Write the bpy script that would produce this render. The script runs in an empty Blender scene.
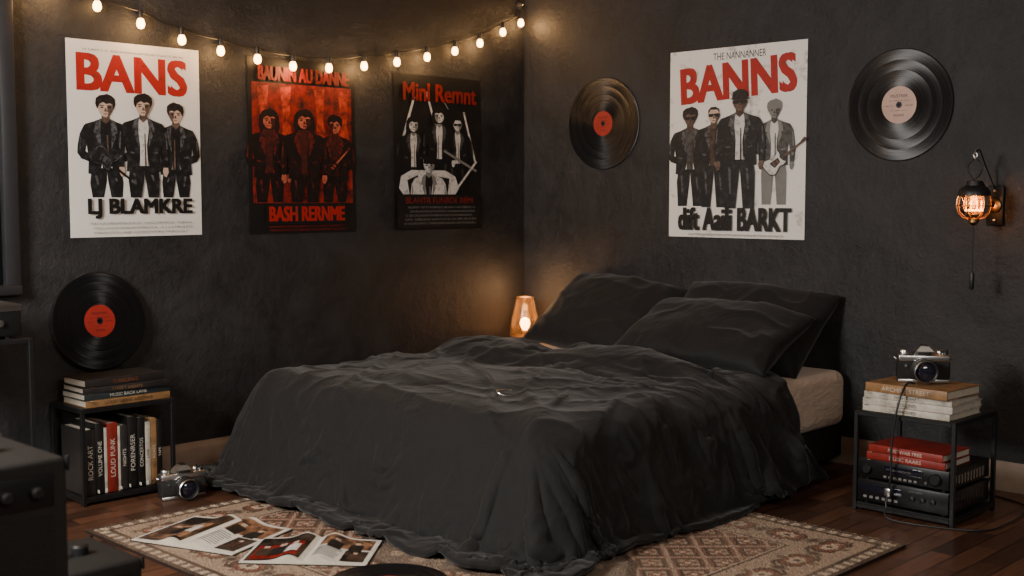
import bpy, bmesh, math, random, time
import numpy as np
from mathutils import Vector, Matrix, noise, Euler
T0=time.time()
random.seed(7)
R=math.radians
# ------------------------------------------------------------------ materials
MATS={}
def mat(name,col,rough=.6,metal=0.,var=.25,nscale=20,bump=0.,bscale=60,emit=None,estr=0,trans=0,sheen=0,coat=0,spec=.5,alpha=1):
    if name in MATS: return MATS[name]
    m=bpy.data.materials.new(name); m.use_nodes=True; nt=m.node_tree; N=nt.nodes; L=nt.links
    b=N['Principled BSDF']
    tc=N.new('ShaderNodeTexCoord'); nz=N.new('ShaderNodeTexNoise'); nz.inputs['Scale'].default_value=nscale; nz.inputs['Detail'].default_value=5
    L.new(tc.outputs['Object'],nz.inputs['Vector'])
    mx=N.new('ShaderNodeMix'); mx.data_type='RGBA'
    mx.inputs[6].default_value=(*[c*(1-var) for c in col],1); mx.inputs[7].default_value=(*[min(1,c*(1+var)) for c in col],1)
    L.new(nz.outputs['Fac'],mx.inputs[0]); L.new(mx.outputs[2],b.inputs['Base Color'])
    b.inputs['Roughness'].default_value=rough; b.inputs['Metallic'].default_value=metal
    b.inputs['Specular IOR Level'].default_value=spec
    if trans: b.inputs['Transmission Weight'].default_value=trans
    if sheen: b.inputs['Sheen Weight'].default_value=sheen
    if coat: b.inputs['Coat Weight'].default_value=coat
    if emit: b.inputs['Emission Color'].default_value=(*emit,1); b.inputs['Emission Strength'].default_value=estr
    if bump:
        n2=N.new('ShaderNodeTexNoise'); n2.inputs['Scale'].default_value=bscale; n2.inputs['Detail'].default_value=6
        L.new(tc.outputs['Object'],n2.inputs['Vector'])
        bp=N.new('ShaderNodeBump'); bp.inputs['Strength'].default_value=bump; bp.inputs['Distance'].default_value=.01
        L.new(n2.outputs['Fac'],bp.inputs['Height']); L.new(bp.outputs['Normal'],b.inputs['Normal'])
    MATS[name]=m; return m
def thinglass(name,tint,translu,tr_w=.28):
    m=bpy.data.materials.new(name); m.use_nodes=True; nt=m.node_tree; N=nt.nodes; L=nt.links; N.remove(N['Principled BSDF']); out=N['Material Output']
    tc=N.new('ShaderNodeTexCoord'); nz=N.new('ShaderNodeTexNoise'); nz.inputs['Scale'].default_value=30; L.new(tc.outputs['Object'],nz.inputs['Vector'])
    a=N.new('ShaderNodeBsdfTransparent'); a.inputs[0].default_value=(*tint,1)
    t=N.new('ShaderNodeBsdfTranslucent'); t.inputs[0].default_value=(*translu,1)
    g=N.new('ShaderNodeBsdfGlossy'); g.inputs['Roughness'].default_value=.08; g.inputs[0].default_value=(.9,.85,.8,1)
    mr=N.new('ShaderNodeMapRange'); mr.inputs[3].default_value=tr_w*.8; mr.inputs[4].default_value=tr_w*1.2; L.new(nz.outputs['Fac'],mr.inputs[0])
    x=N.new('ShaderNodeMixShader'); L.new(mr.outputs[0],x.inputs[0]); L.new(a.outputs[0],x.inputs[1]); L.new(t.outputs[0],x.inputs[2])
    fr=N.new('ShaderNodeFresnel'); fr.inputs[0].default_value=1.45
    y=N.new('ShaderNodeMixShader'); L.new(fr.outputs[0],y.inputs[0]); L.new(x.outputs[0],y.inputs[1]); L.new(g.outputs[0],y.inputs[2]); L.new(y.outputs[0],out.inputs[0])
    return m
def s2l(r,g,b):
    f=lambda c:(c/255/12.92) if c/255<=.04045 else ((c/255+.055)/1.055)**2.4
    return (f(r),f(g),f(b))
# ------------------------------------------------------------------ mesh builder
class MB:
    def __init__(s): s.v=[];s.f=[];s.fm=[];s.mats=[];s.mi={}
    def m(s,mt):
        if mt.name not in s.mi: s.mi[mt.name]=len(s.mats); s.mats.append(mt)
        return s.mi[mt.name]
    def add(s,vs,fs,mt,M=None):
        o=len(s.v); i=s.m(mt)
        for p in vs:
            p=Vector(p); s.v.append(M@p if M is not None else p)
        for f in fs: s.f.append([o+k for k in f]); s.fm.append(i)
    def addbm(s,bm,mt,M=None):
        bm.verts.index_update()
        s.add([v.co.copy() for v in bm.verts],[[v.index for v in f.verts] for f in bm.faces],mt,M); bm.free()
    def box(s,lo,hi,mt,M=None,bev=0,seg=2):
        bm=bmesh.new(); bmesh.ops.create_cube(bm,size=1)
        for v in bm.verts:
            for k in range(3): v.co[k]=lo[k]+(v.co[k]+.5)*(hi[k]-lo[k])
        if bev: bmesh.ops.bevel(bm,geom=bm.edges[:],offset=bev,segments=seg,profile=.5,affect='EDGES')
        s.addbm(bm,mt,M)
    def lathe(s,prof,mt,M=None,n=32,cap=True):
        vs=[];fs=[]
        for r,z in prof:
            for k in range(n):
                a=2*math.pi*k/n; vs.append((r*math.cos(a),r*math.sin(a),z))
        for j in range(len(prof)-1):
            for k in range(n):
                k2=(k+1)%n; fs.append((j*n+k,j*n+k2,(j+1)*n+k2,(j+1)*n+k))
        if cap:
            fs.append(tuple(range(n-1,-1,-1))); fs.append(tuple((len(prof)-1)*n+k for k in range(n)))
        s.add(vs,fs,mt,M)
    def tube(s,pts,r,mt,M=None,n=8,closed=False):
        pts=[Vector(p) for p in pts]; vs=[];fs=[]; N=len(pts); ref=Vector((0,0,1))
        prev=None
        for i,p in enumerate(pts):
            if closed: t=(pts[(i+1)%N]-pts[i-1])
            else: t=(pts[min(i+1,N-1)]-pts[max(i-1,0)])
            t.normalize()
            if prev is None:
                a=t.cross(ref)
                if a.length<.01: a=t.cross(Vector((1,0,0)))
            else: a=prev-t*prev.dot(t)
            a.normalize(); prev=a; b=t.cross(a)
            for k in range(n):
                q=2*math.pi*k/n; vs.append(p+a*(r*math.cos(q))+b*(r*math.sin(q)))
        for i in range(N if closed else N-1):
            for k in range(n):
                k2=(k+1)%n;i2=(i+1)%N; fs.append((i*n+k,i*n+k2,i2*n+k2,i2*n+k))
        if not closed:
            fs.append(tuple(range(n-1,-1,-1))); fs.append(tuple((N-1)*n+k for k in range(n)))
        s.add(vs,fs,mt,M)
    def sphere(s,c,r,mt,M=None,sc=(1,1,1),u=20,v=12):
        bm=bmesh.new(); bmesh.ops.create_uvsphere(bm,u_segments=u,v_segments=v,radius=r)
        for q in bm.verts: q.co=Vector((q.co.x*sc[0]+c[0],q.co.y*sc[1]+c[1],q.co.z*sc[2]+c[2]))
        s.addbm(bm,mt,M)
    def poly(s,pts,z,mt,M=None):
        a=sum(pts[i][0]*pts[(i+1)%len(pts)][1]-pts[(i+1)%len(pts)][0]*pts[i][1] for i in range(len(pts)))
        if a<0: pts=pts[::-1]
        s.add([(p[0],p[1],z) for p in pts],[tuple(range(len(pts)))],mt,M)
    def build(s,name,smooth=35,Mw=None,parent=None):
        me=bpy.data.meshes.new(name); me.from_pydata([tuple(p) for p in s.v],[],s.f)
        for m in s.mats: me.materials.append(m)
        me.polygons.foreach_set('material_index',s.fm)
        if smooth:
            me.polygons.foreach_set('use_smooth',[True]*len(s.f)); me.set_sharp_from_angle(angle=R(smooth))
        me.update()
        ob=bpy.data.objects.new(name,me); bpy.context.collection.objects.link(ob)
        if Mw is not None: ob.matrix_world=Mw
        if parent: ob.parent=parent
        return ob
def Tr(x,y,z): return Matrix.Translation((x,y,z))
def Rz(a): return Matrix.Rotation(R(a),4,'Z')
def Rx(a): return Matrix.Rotation(R(a),4,'X')
def Ry(a): return Matrix.Rotation(R(a),4,'Y')
def frame(o,X,Y,Z):
    M=Matrix.Identity(4)
    for i,c in enumerate((X,Y,Z,o)):
        for k in range(3): M[k][i]=c[k]
    return M
def WL(x,z,off=0): return frame((x,-off,z),(1,0,0),(0,0,1),(0,-1,0))
def WR(y,z,off=0): return frame((-off,y,z),(0,-1,0),(0,0,1),(-1,0,0))
_tc={}
def textmesh(t,bold):
    k=(t,bold)
    if k in _tc: return _tc[k]
    cu=bpy.data.curves.new('t','FONT'); cu.body=t; cu.size=1; cu.offset=bold; cu.resolution_u=3; cu.space_character=1.0+bold
    ob=bpy.data.objects.new('t',cu); bpy.context.collection.objects.link(ob)
    bpy.context.view_layer.update()
    me=bpy.data.meshes.new_from_object(ob.evaluated_get(bpy.context.evaluated_depsgraph_get()))
    vs=[v.co.copy() for v in me.vertices]; fs=[tuple(p.vertices) for p in me.polygons]
    bpy.data.objects.remove(ob); bpy.data.curves.remove(cu); bpy.data.meshes.remove(me)
    _tc[k]=(vs,fs); return _tc[k]
def text(mb,t,x0,y0,x1,y1,z,mt,M=None,bold=.0,rot=0,heavy=0):
    vs,fs=textmesh(t,min(bold,.02))
    if not vs: return
    ax=min(v.x for v in vs);bx=max(v.x for v in vs);ay=min(v.y for v in vs);by=max(v.y for v in vs)
    cx,cy=(x0+x1)/2,(y0+y1)/2; c,s=math.cos(R(rot)),math.sin(R(rot))
    h=(y1-y0); offs=[(0,0)]
    if heavy: 
        q=h*heavy; offs=[(-q,-q*.6),(q,-q*.6),(-q,q*.6),(q,q*.6),(0,0),(-q,0),(q,0)]
        x0+=q;x1-=q;y0+=q*.6;y1-=q*.6
    for n,(ox,oy) in enumerate(offs):
        out=[]
        for v in vs:
            x=x0+(v.x-ax)/(bx-ax)*(x1-x0)+ox; y=y0+(v.y-ay)/(by-ay)*(y1-y0)+oy
            dx,dy=x-cx,y-cy; out.append((cx+dx*c-dy*s,cy+dx*s+dy*c,z+n*.00003))
        mb.add(out,fs,mt,M)
# common materials
BLK=mat('black_satin',(.009,.009,.010),.45)
BLKM=mat('black_powdercoat',(.011,.011,.012),.4,.2,bump=.1,bscale=300)
LEATH=mat('black_leatherette',(.009,.009,.009),.6,bump=.6,bscale=500)
CHROME=mat('brushed_chrome',(.62,.61,.6),.28,1,var=.08)
BRASS=mat('aged_brass',(.35,.2,.08),.35,1,var=.2)
GLASSD=mat('dark_lens_glass',(.01,.01,.02),.05,0,coat=1)
PAGE=mat('paper_pages',s2l(205,195,178),.8,bump=.3,bscale=300)
INKW=mat('ink_white',s2l(200,194,182),.7)
INKG=mat('ink_grey',s2l(120,118,114),.7)
INKK=mat('ink_black',s2l(16,15,15),.6)
# ------------------------------------------------------------------ room
H=2.31
def wallmat():
    m=bpy.data.materials.new('charcoal_plaster'); m.use_nodes=True; nt=m.node_tree;N=nt.nodes;L=nt.links;b=N['Principled BSDF']
    tc=N.new('ShaderNodeTexCoord')
    n1=N.new('ShaderNodeTexNoise'); n1.inputs['Scale'].default_value=2.6;n1.inputs['Detail'].default_value=12;n1.inputs['Roughness'].default_value=.74;n1.inputs['Distortion'].default_value=.7
    L.new(tc.outputs['Object'],n1.inputs['Vector'])
    cr=N.new('ShaderNodeValToRGB'); cr.color_ramp.elements[0].position=.36; cr.color_ramp.elements[0].color=(*s2l(20,20,22),1)
    cr.color_ramp.elements[1].position=.68; cr.color_ramp.elements[1].color=(*s2l(46,46,48),1)
    L.new(n1.outputs['Fac'],cr.inputs['Fac']); L.new(cr.outputs['Color'],b.inputs['Base Color'])
    n2=N.new('ShaderNodeTexNoise'); n2.inputs['Scale'].default_value=8;n2.inputs['Detail'].default_value=12;n2.inputs['Roughness'].default_value=.72
    L.new(tc.outputs['Object'],n2.inputs['Vector'])
    bp=N.new('ShaderNodeBump'); bp.inputs['Strength'].default_value=.7; bp.inputs['Distance'].default_value=.022
    L.new(n2.outputs['Fac'],bp.inputs['Height']); L.new(bp.outputs['Normal'],b.inputs['Normal'])
    mr=N.new('ShaderNodeMapRange'); mr.inputs[3].default_value=.40; mr.inputs[4].default_value=.70; L.new(n1.outputs['Fac'],mr.inputs[0]); L.new(mr.outputs[0],b.inputs['Roughness'])
    return m
WM=wallmat()
def simplebox(name,lo,hi,mt,bev=0):
    mb=MB(); mb.box(lo,hi,mt,None,bev); return mb.build(name)
simplebox('wall_back',(-5.6,0,0),(.12,.12,H),WM)
simplebox('wall_right',(0,-5.4,0),(.12,0,H),WM)
simplebox('ceiling',(-5.6,-5.4,H),(.12,.12,H+.1),mat('ceiling_paint',s2l(190,165,130),.8))
def floormat():
    m=bpy.data.materials.new('dark_parquet'); m.use_nodes=True; nt=m.node_tree;N=nt.nodes;L=nt.links;b=N['Principled BSDF']
    tc=N.new('ShaderNodeTexCoord'); mp=N.new('ShaderNodeMapping'); L.new(tc.outputs['Object'],mp.inputs['Vector'])
    br=N.new('ShaderNodeTexBrick'); br.inputs['Scale'].default_value=1; br.inputs['Brick Width'].default_value=.34; br.inputs['Row Height'].default_value=.085
    br.inputs['Mortar Size'].default_value=.0025; br.inputs['Mortar Smooth'].default_value=.3; br.inputs['Bias'].default_value=0
    br.inputs['Color1'].default_value=(*s2l(110,74,54),1);br.inputs['Color2'].default_value=(*s2l(62,42,33),1);br.inputs['Mortar'].default_value=(*s2l(16,12,11),1)
    L.new(mp.outputs['Vector'],br.inputs['Vector'])
    m2=N.new('ShaderNodeMapping'); m2.inputs['Scale'].default_value=(4,40,4); L.new(tc.outputs['Object'],m2.inputs['Vector'])
    n=N.new('ShaderNodeTexNoise'); n.inputs['Scale'].default_value=2; n.inputs['Detail'].default_value=8; L.new(m2.outputs['Vector'],n.inputs['Vector'])
    mx=N.new('ShaderNodeMix'); mx.data_type='RGBA'; mx.blend_type='MULTIPLY'; mx.inputs[0].default_value=.6
    cr=N.new('ShaderNodeValToRGB'); cr.color_ramp.elements[0].position=.35;cr.color_ramp.elements[0].color=(.35,.33,.32,1);cr.color_ramp.elements[1].position=.65
    L.new(n.outputs['Fac'],cr.inputs['Fac']); L.new(br.outputs['Color'],mx.inputs[6]); L.new(cr.outputs['Color'],mx.inputs[7]); L.new(mx.outputs[2],b.inputs['Base Color'])
    b.inputs['Roughness'].default_value=.33
    bp=N.new('ShaderNodeBump'); bp.inputs['Strength'].default_value=.25;bp.inputs['Distance'].default_value=.003;bp.invert=True
    L.new(br.outputs['Fac'],bp.inputs['Height']); L.new(bp.outputs['Normal'],b.inputs['Normal'])
    return m
simplebox('floor',(-5.6,-5.4,-.1),(.12,.12,0),floormat())
BBM=mat('baseboard_paint',s2l(150,130,114),.5)
def baseboard(name,M,L):
    mb=MB(); prof=[(0,0),(.016,0),(.016,.085),(.012,.1),(.006,.108),(.004,.12),(0,.12)]
    n=len(prof); vs=[(0,-p[0],p[1]) for p in prof]+[(L,-p[0],p[1]) for p in prof]
    fs=[(k,(k+1)%n,n+(k+1)%n,n+k) for k in range(n)]+[tuple(range(n)),tuple(range(2*n-1,n-1,-1))]
    mb.add(vs,fs,BBM,M); mb.build(name)
baseboard('baseboard_back',Tr(-5.6,0,0),5.585)
baseboard('baseboard_right',frame((0,0,0),(0,-1,0),(1,0,0),(0,0,1)),5.4)
# window
WF=mat('window_frame_paint',s2l(46,46,48),.4)
mb=MB()
x0,x1,z0,z1=-3.95,-2.88,.84,2.1
mb.box((x0,-.05,z0),(x0+.08,0,z1),WF,bev=.006); mb.box((x1-.06,-.05,z0),(x1,0,z1),WF,bev=.006)
mb.box((x0,-.05,z1-.08),(x1,0,z1),WF,bev=.006); mb.box((x0,-.06,z0-.02),(x1,0,z0+.02),WF,bev=.008)
mb.box((x0+.1,-.03,(z0+z1)/2-.02),(x1-.1,-.005,(z0+z1)/2+.02),WF,bev=.004)
mb.box(((x0+x1)/2-.02,-.03,z0),((x0+x1)/2+.02,-.005,z1-.08),WF,bev=.004)
mb.box((x1-.12,-.035,z0),(x1-.08,-.004,z1-.08),WF,bev=.004);mb.box((x0+.08,-.035,z0),(x0+.12,-.004,z1-.08),WF,bev=.004)
mb.box((x0+.08,-.012,z0),(x1-.06,-.004,z1-.08),mat('night_window_glass',(.02,.025,.035),.08))
mb.build('window_1')
# ------------------------------------------------------------------ posters
class Art:
    def __init__(s,px,W,Hh,M,paper):
        s.x0,s.y0,s.x1,s.y1=px; s.W=W; s.H=Hh; s.mb=MB(); s.M=M; s.k=0
        s.mb.box((0,0,0),(W,Hh,.0015),paper); s.z=.0019
    def c(s,p): return ((p[0]-s.x0)/(s.x1-s.x0)*s.W,(s.y1-p[1])/(s.y1-s.y0)*s.H)
    def up(s): s.z+=.00008
    def poly(s,pts,m): s.up(); s.mb.poly([s.c(p) for p in pts],s.z,m)
    def line(s,a,b,w,m):
        dx,dy=b[0]-a[0],b[1]-a[1]; l=math.hypot(dx,dy) or 1; nx,ny=-dy/l*w/2,dx/l*w/2
        s.poly([(a[0]+nx,a[1]+ny),(b[0]+nx,b[1]+ny),(b[0]-nx,b[1]-ny),(a[0]-nx,a[1]-ny)],m)
    def text(s,t,x0,y0,x1,y1,m,heavy=.0,rot=0):
        s.z+=.0002; a=s.c((x0,y1)); b=s.c((x1,y0)); text(s.mb,t,a[0],a[1],b[0],b[1],s.z,m,None,.0,rot,heavy); s.z+=.0002 if heavy else 0
    def man(s,cx,cy,h,P,feet,hair=0,glasses=False,hat=False,flip=1,w=1.,arms=0,shirt=True):
        skin,shade,hairm,jac,hi,sh,leg=P
        q=lambda L:[(cx+flip*x*h*w,cy+y*h) for x,y in L]
        fl=(feet-cy)/h
        k=min(1,max(0,(fl-3.2)/4))
        # legs
        s.poly(q([(-.7,2.8),(.02,2.8),(.0,3.5),(-.14-.05*k,fl),(-.66-.12*k,fl),(-.8,3.6)]),leg)
        s.poly(q([(.0,2.8),(.7,2.8),(.8,3.6),(.7+.14*k,fl),(.18+.06*k,fl),(.06,3.5)]),leg)
        s.poly(q([(-.56,3.2),(-.44,3.2),(-.38,fl*.85),(-.48,fl*.85)]),hi); s.poly(q([(.34,3.3),(.46,3.3),(.54,fl*.8),(.45,fl*.8)]),hi)
        # arms
        for sx in (-1,1):
            if (arms==1 and sx<0) or arms==2: # hand towards waist
                s.poly(q([(sx*.7,.4),(sx*1.02,.5),(sx*1.22,.95),(sx*1.34,1.6),(sx*1.36,2.0),(sx*1.18,2.3),(sx*.6,2.55),(sx*.42,2.3),(sx*.98,1.9),(sx*.86,1.1)]),jac)
                s.poly(q([(sx*.6,2.3),(sx*.62,2.55),(sx*.4,2.66),(sx*.26,2.5),(sx*.3,2.3),(sx*.45,2.24)]),skin)
                s.poly(q([(sx*1.16,1.0),(sx*1.22,1.1),(sx*1.28,1.8),(sx*1.2,1.9)]),hi)
            else:
                s.poly(q([(sx*.7,.4),(sx*1.02,.5),(sx*1.2,.85),(sx*1.28,1.5),(sx*1.34,2.1),(sx*1.26,2.9),(sx*.98,2.9),(sx*.98,2.1),(sx*.88,1.4)]),jac)
                s.poly(q([(sx*1.0,2.88),(sx*1.24,2.88),(sx*1.26,3.15),(sx*1.14,3.42),(sx*1.02,3.36),(sx*.96,3.1)]),skin)
                s.poly(q([(sx*1.12,.9),(sx*1.18,1.0),(sx*1.24,1.8),(sx*1.16,1.9)]),hi); s.poly(q([(sx*1.1,2.2),(sx*1.24,2.3),(sx*1.2,2.5),(sx*1.08,2.4)]),hi)
        # torso jacket
        s.poly(q([(-.22,.12),(-.55,.28),(-.98,.44),(-1.06,.8),(-.92,1.5),(-.84,2.3),(-.88,3.1),(-.34,3.2),(-.2,2.4),(.2,2.4),(.36,3.2),(.88,3.1),(.84,2.3),(.92,1.5),(1.06,.8),(.98,.44),(.55,.28),(.22,.12)]),jac)
        if shirt:
            s.poly(q([(-.2,.15),(.2,.15),(.28,.7),(.16,1.7),(.2,2.95),(-.2,2.95),(-.18,1.7),(-.28,.7)]),sh)
            s.poly(q([(.04,1.0),(.1,1.0),(.14,2.9),(.04,2.9)]),shade)
            s.poly(q([(-.24,2.8),(.24,2.8),(.24,2.98),(-.24,2.98)]),leg)
        s.poly(q([(-.22,.1),(-.46,.32),(-.58,.85),(-.42,.95),(-.48,1.1),(-.22,1.8),(-.26,.9)]),hi)
        s.poly(q([(.22,.1),(.46,.32),(.58,.85),(.42,.95),(.48,1.1),(.24,1.8),(.28,.9)]),hi)
        s.poly(q([(-.7,2.0),(-.45,2.05),(-.45,2.15),(-.7,2.1)]),hi); s.poly(q([(.45,2.05),(.7,2.0),(.7,2.1),(.45,2.15)]),hi)
        # neck, head
        s.poly(q([(-.19,-.2),(.19,-.2),(.2,.2),(0,.4),(-.2,.2)]),shade)
        if hair==1:
            s.poly(q([(-.5,.35),(-.6,-.2),(-.54,-.8),(-.3,-1.1),(.05,-1.16),(.38,-1.03),(.56,-.7),(.6,-.1),(.5,.35),(.3,.1),(-.3,.1)]),hairm)
        s.poly(q([(-.33,-.62),(-.33,-.3),(-.2,-.06),(-.06,.02),(.08,.02),(.21,-.06),(.34,-.3),(.34,-.62),(.2,-.95),(-.2,-.95)]),skin)
        s.poly(q([(.1,-.62),(.34,-.62),(.34,-.3),(.21,-.06),(.08,.02),(.14,-.2),(.08,-.3)]),shade)
        if hair!=1:
            s.poly(q([(-.38,-.55),(-.33,-.6),(-.32,-.35),(-.37,-.38)]),skin); s.poly(q([(.39,-.55),(.34,-.6),(.34,-.35),(.38,-.38)]),shade)
        if hat:
            s.poly(q([(-.5,-.66),(-.4,-.72),(-.36,-1.05),(-.1,-1.2),(.2,-1.18),(.38,-1.0),(.4,-.72),(.56,-.64),(.2,-.6),(-.3,-.6)]),hairm)
        elif hair==2:
            s.poly(q([(-.35,-.55),(-.36,-.8),(-.2,-1.02),(.1,-1.04),(.3,-.9),(.36,-.6),(.24,-.85),(-.2,-.86)]),hairm)
        else:
            s.poly(q([(-.4,-.4),(-.48,-.7),(-.44,-.98),(-.26,-1.14),(-.06,-1.18),(.08,-1.24),(.3,-1.14),(.46,-.98),(.48,-.68),(.4,-.4),(.33,-.66),(.22,-.74),(.05,-.68),(-.1,-.78),(-.28,-.66),(-.34,-.5)]),hairm)
        if glasses:
            s.poly(q([(-.34,-.58),(.34,-.58),(.3,-.38),(.08,-.38),(0,-.5),(-.08,-.38),(-.3,-.38)]),INKK)
        else:
            for sx in (-1,1):
                s.poly(q([(sx*.07,-.5),(sx*.16,-.54),(sx*.27,-.5),(sx*.16,-.44)]),INKK)
                s.poly(q([(sx*.06,-.61),(sx*.28,-.63),(sx*.28,-.58),(sx*.07,-.56)]),hairm)
        s.poly(q([(-.03,-.45),(.03,-.45),(.08,-.27),(-.06,-.27)]),shade)
        s.poly(q([(-.12,-.17),(.12,-.17),(.06,-.12),(-.06,-.12)]),shade)
    def guitar(s,cx,cy,k,ang,body,edge,neckm):
        def q(L):
            c,t=math.cos(R(ang)),math.sin(R(ang)); return [(cx+(x*c-y*t)*k,cy+(x*t+y*c)*k) for x,y in L]
        s.poly(q([(.55,-.12),(2.7,-.08),(2.7,.08),(.55,.12)]),neckm)
        s.poly(q([(2.7,-.1),(3.2,-.22),(3.3,.1),(2.7,.1)]),edge)
        out=[(-1.1,0),(-1.05,-.5),(-.7,-.72),(-.3,-.6),(0,-.42),(.3,-.5),(.75,-.75),(.7,-.4),(.5,-.15),(.55,.15),(.7,.45),(.4,.52),(0,.42),(-.3,.6),(-.75,.74),(-1.05,.5)]
        s.poly(q([(x*1.08,y*1.1) for x,y in out]),edge); s.poly(q(out),body)
        s.poly(q([(-.5,-.3),(.4,-.25),(.3,.2),(-.4,.3)]),edge)
        s.poly(q([(-.3,-.18),(-.2,-.18),(-.2,.18),(-.3,.18)]),neckm); s.poly(q([(.1,-.18),(.2,-.18),(.2,.18),(.1,.18)]),neckm)
    def small(s,x0,x1,ys,m,seed=1):
        rnd=random.Random(seed)
        for y in ys:
            t=''.join(rnd.choice('ABCDEFGHIKLMNORSTU  ') for _ in range(34)).strip()
            s.text(t,x0+rnd.uniform(0,6),y-1,x1-rnd.uniform(0,6),y+1,m)
    def build(s): return s.mb.build('band_poster',0,s.M)
def papermat(name,c1,c2,sc=9,thr=(.62,.72),rough=.55):
    m=bpy.data.materials.new(name); m.use_nodes=True; nt=m.node_tree;N=nt.nodes;L=nt.links;b=N['Principled BSDF']
    tc=N.new('ShaderNodeTexCoord'); n=N.new('ShaderNodeTexNoise'); n.inputs['Scale'].default_value=sc;n.inputs['Detail'].default_value=10;n.inputs['Roughness'].default_value=.7
    L.new(tc.outputs['Object'],n.inputs['Vector'])
    cr=N.new('ShaderNodeValToRGB'); cr.color_ramp.elements[0].position=thr[0];cr.color_ramp.elements[0].color=(*c1,1);cr.color_ramp.elements[1].position=thr[1];cr.color_ramp.elements[1].color=(*c2,1)
    L.new(n.outputs['Fac'],cr.inputs['Fac']);L.new(cr.outputs['Color'],b.inputs['Base Color'])
    b.inputs['Roughness'].default_value=rough; return m
PW=papermat('poster_paper_white',s2l(230,225,217),s2l(165,158,150))
PW2=papermat('poster_paper_white_b',s2l(230,225,217),s2l(150,143,135),7,(.55,.68))
PK=papermat('poster_paper_black',s2l(13,11,11),s2l(34,27,26),12,(.5,.8))
PR=papermat('poster_red_smoke',s2l(40,9,7),s2l(168,34,22),14,(.38,.68))
PR2=papermat('poster_red_flame',s2l(90,16,10),s2l(205,66,38),22,(.38,.62))
REDI=papermat('poster_red_ink',s2l(166,24,18),s2l(130,40,32),34,(.56,.6))
DRED=papermat('poster_dark_red',s2l(128,22,16),s2l(80,18,14),34,(.5,.62))
SK=papermat('art_skin',s2l(196,168,148),s2l(150,122,106),45,(.5,.75)); SKD=papermat('art_skin_shade',s2l(110,86,74),s2l(60,46,40),45,(.4,.65))
J=papermat('art_jacket',s2l(13,13,14),s2l(62,62,64),38,(.5,.78)); JH=papermat('art_jacket_highlight',s2l(92,92,94),s2l(20,20,21),50,(.42,.6)); HR=papermat('art_hair',s2l(14,12,11),s2l(70,60,52),60,(.5,.8))
SHW=papermat('art_shirt_white',s2l(208,205,200),s2l(120,118,114),40,(.5,.7)); SHG=papermat('art_shirt_grey',s2l(80,78,76),s2l(30,30,30),40,(.4,.65))
LEGM=papermat('art_jeans',s2l(15,15,17),s2l(64,64,68),30,(.5,.8)); BR=papermat('art_brown',s2l(78,56,44),s2l(30,22,18),40,(.4,.65))
RSK=papermat('art_red_skin',s2l(190,98,72),s2l(110,42,30),45,(.45,.7)); RSD=papermat('art_red_skin_shade',s2l(76,22,16),s2l(30,8,6),45,(.4,.65))
RJ=papermat('art_red_jacket',s2l(10,4,4),s2l(60,14,11),38,(.5,.78)); RJH=papermat('art_red_jacket_hi',s2l(104,26,20),s2l(16,6,5),50,(.42,.6))
INKP=papermat('poster_black_ink',s2l(14,13,13),s2l(60,58,56),50,(.62,.68))
pal=(SK,SKD,HR,J,JH,SHW,LEGM); pal2=(SK,SKD,HR,J,JH,J,LEGM)
# A
A=Art((67,45,201,236),.6,.8,WL(-2.655,1.035,.002),PW)
A.text('BANS',76,57,188,94,REDI,.05)
A.small(80,188,[54],INKG,3)
A.man(103,118,18,pal2,197,hair=0,arms=2,w=1.14); A.man(174,121,17,pal2,197,hair=0,flip=-1,arms=1,w=1.12); A.man(140,115,18,pal,197,hair=0,w=1.12)
A.guitar(101,160,12,38,J,JH,INKP)
A.text('LJ BLAMKRE',83,198,190,218,INKP,.05)
A.small(84,190,[222.5,227,231.5],INKG,5); A.build()
# B
B=Art((247,62,355,233),.61,.805,WL(-1.81,1.03,.002),PK)
B.poly([(251,86),(351,86),(352,203),(251,203)],PR)
rpal=(RSK,RSD,RJ,RJ,RJH,RSD,RJ)
for x in (262,284,318,343): B.poly([(x-6,90),(x+5,88),(x+3,120),(x+7,150),(x-5,150),(x-3,118)],PR2)
B.man(267,130,15.5,rpal,202,hair=1,arms=1,w=1.1); B.man(333,132,15.5,rpal,202,hair=0,flip=-1,arms=2,w=1.05); B.man(301,129,16,rpal,202,hair=1,w=1.15)
B.guitar(331,166,8,-48,RJ,RJH,RSK)
B.text('BAUNIN AU DANNE',256,70,348,84,DRED,.05)
B.poly([(262,203),(344,203),(344,224),(262,224)],PK)
B.text('BASH RERNME',265,206,342,221,REDI,.05)
B.small(262,346,[226,229.5],DRED,8); B.build()
# C
C3=Art((392,76,480,229),.61,.79,WL(-.955,1.033,.002),PK)
cpal=(SHW,INKG,INKP,INKP,SHG,SHW,INKP); cpw=(SHW,INKG,INKP,SHW,INKG,INKP,INKP)
C3.line((398,150),(412,98),2.2,SHW); C3.line((424,92),(434,130),2,SHW);C3.line((462,110),(474,160),1.8,SHW); C3.line((446,108),(440,98),1.2,INKG)
C3.man(411,132,12.5,cpal,190,hair=1,arms=1); C3.man(455,129,12,cpal,190,glasses=True,hair=2,arms=2); C3.man(436,122,13,cpal,190,hair=1,flip=-1)
C3.poly([(396,188),(398,176),(408,170),(442,170),(452,176),(456,188),(452,194),(400,194)],SHW)
C3.poly([(404,180),(414,175),(420,194),(406,194)],INKP); C3.poly([(434,176),(446,178),(444,194),(436,194)],INKP)
C3.man(425,172,14,cpw,194,hat=True)
C3.line((440,150),(474,170),2.4,INKG); C3.line((452,190),(474,160),2,SHW)
C3.poly([(394,194),(478,194),(478,228),(394,228)],PK)
C3.text('Minl Remnt',400,84,474,102,DRED,.04)
C3.text('BLANTR FUNRDE REMI',402,197,470,203,DRED,.0)
C3.small(400,474,[207,211,215,219,223],INKG,11); C3.build()
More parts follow.
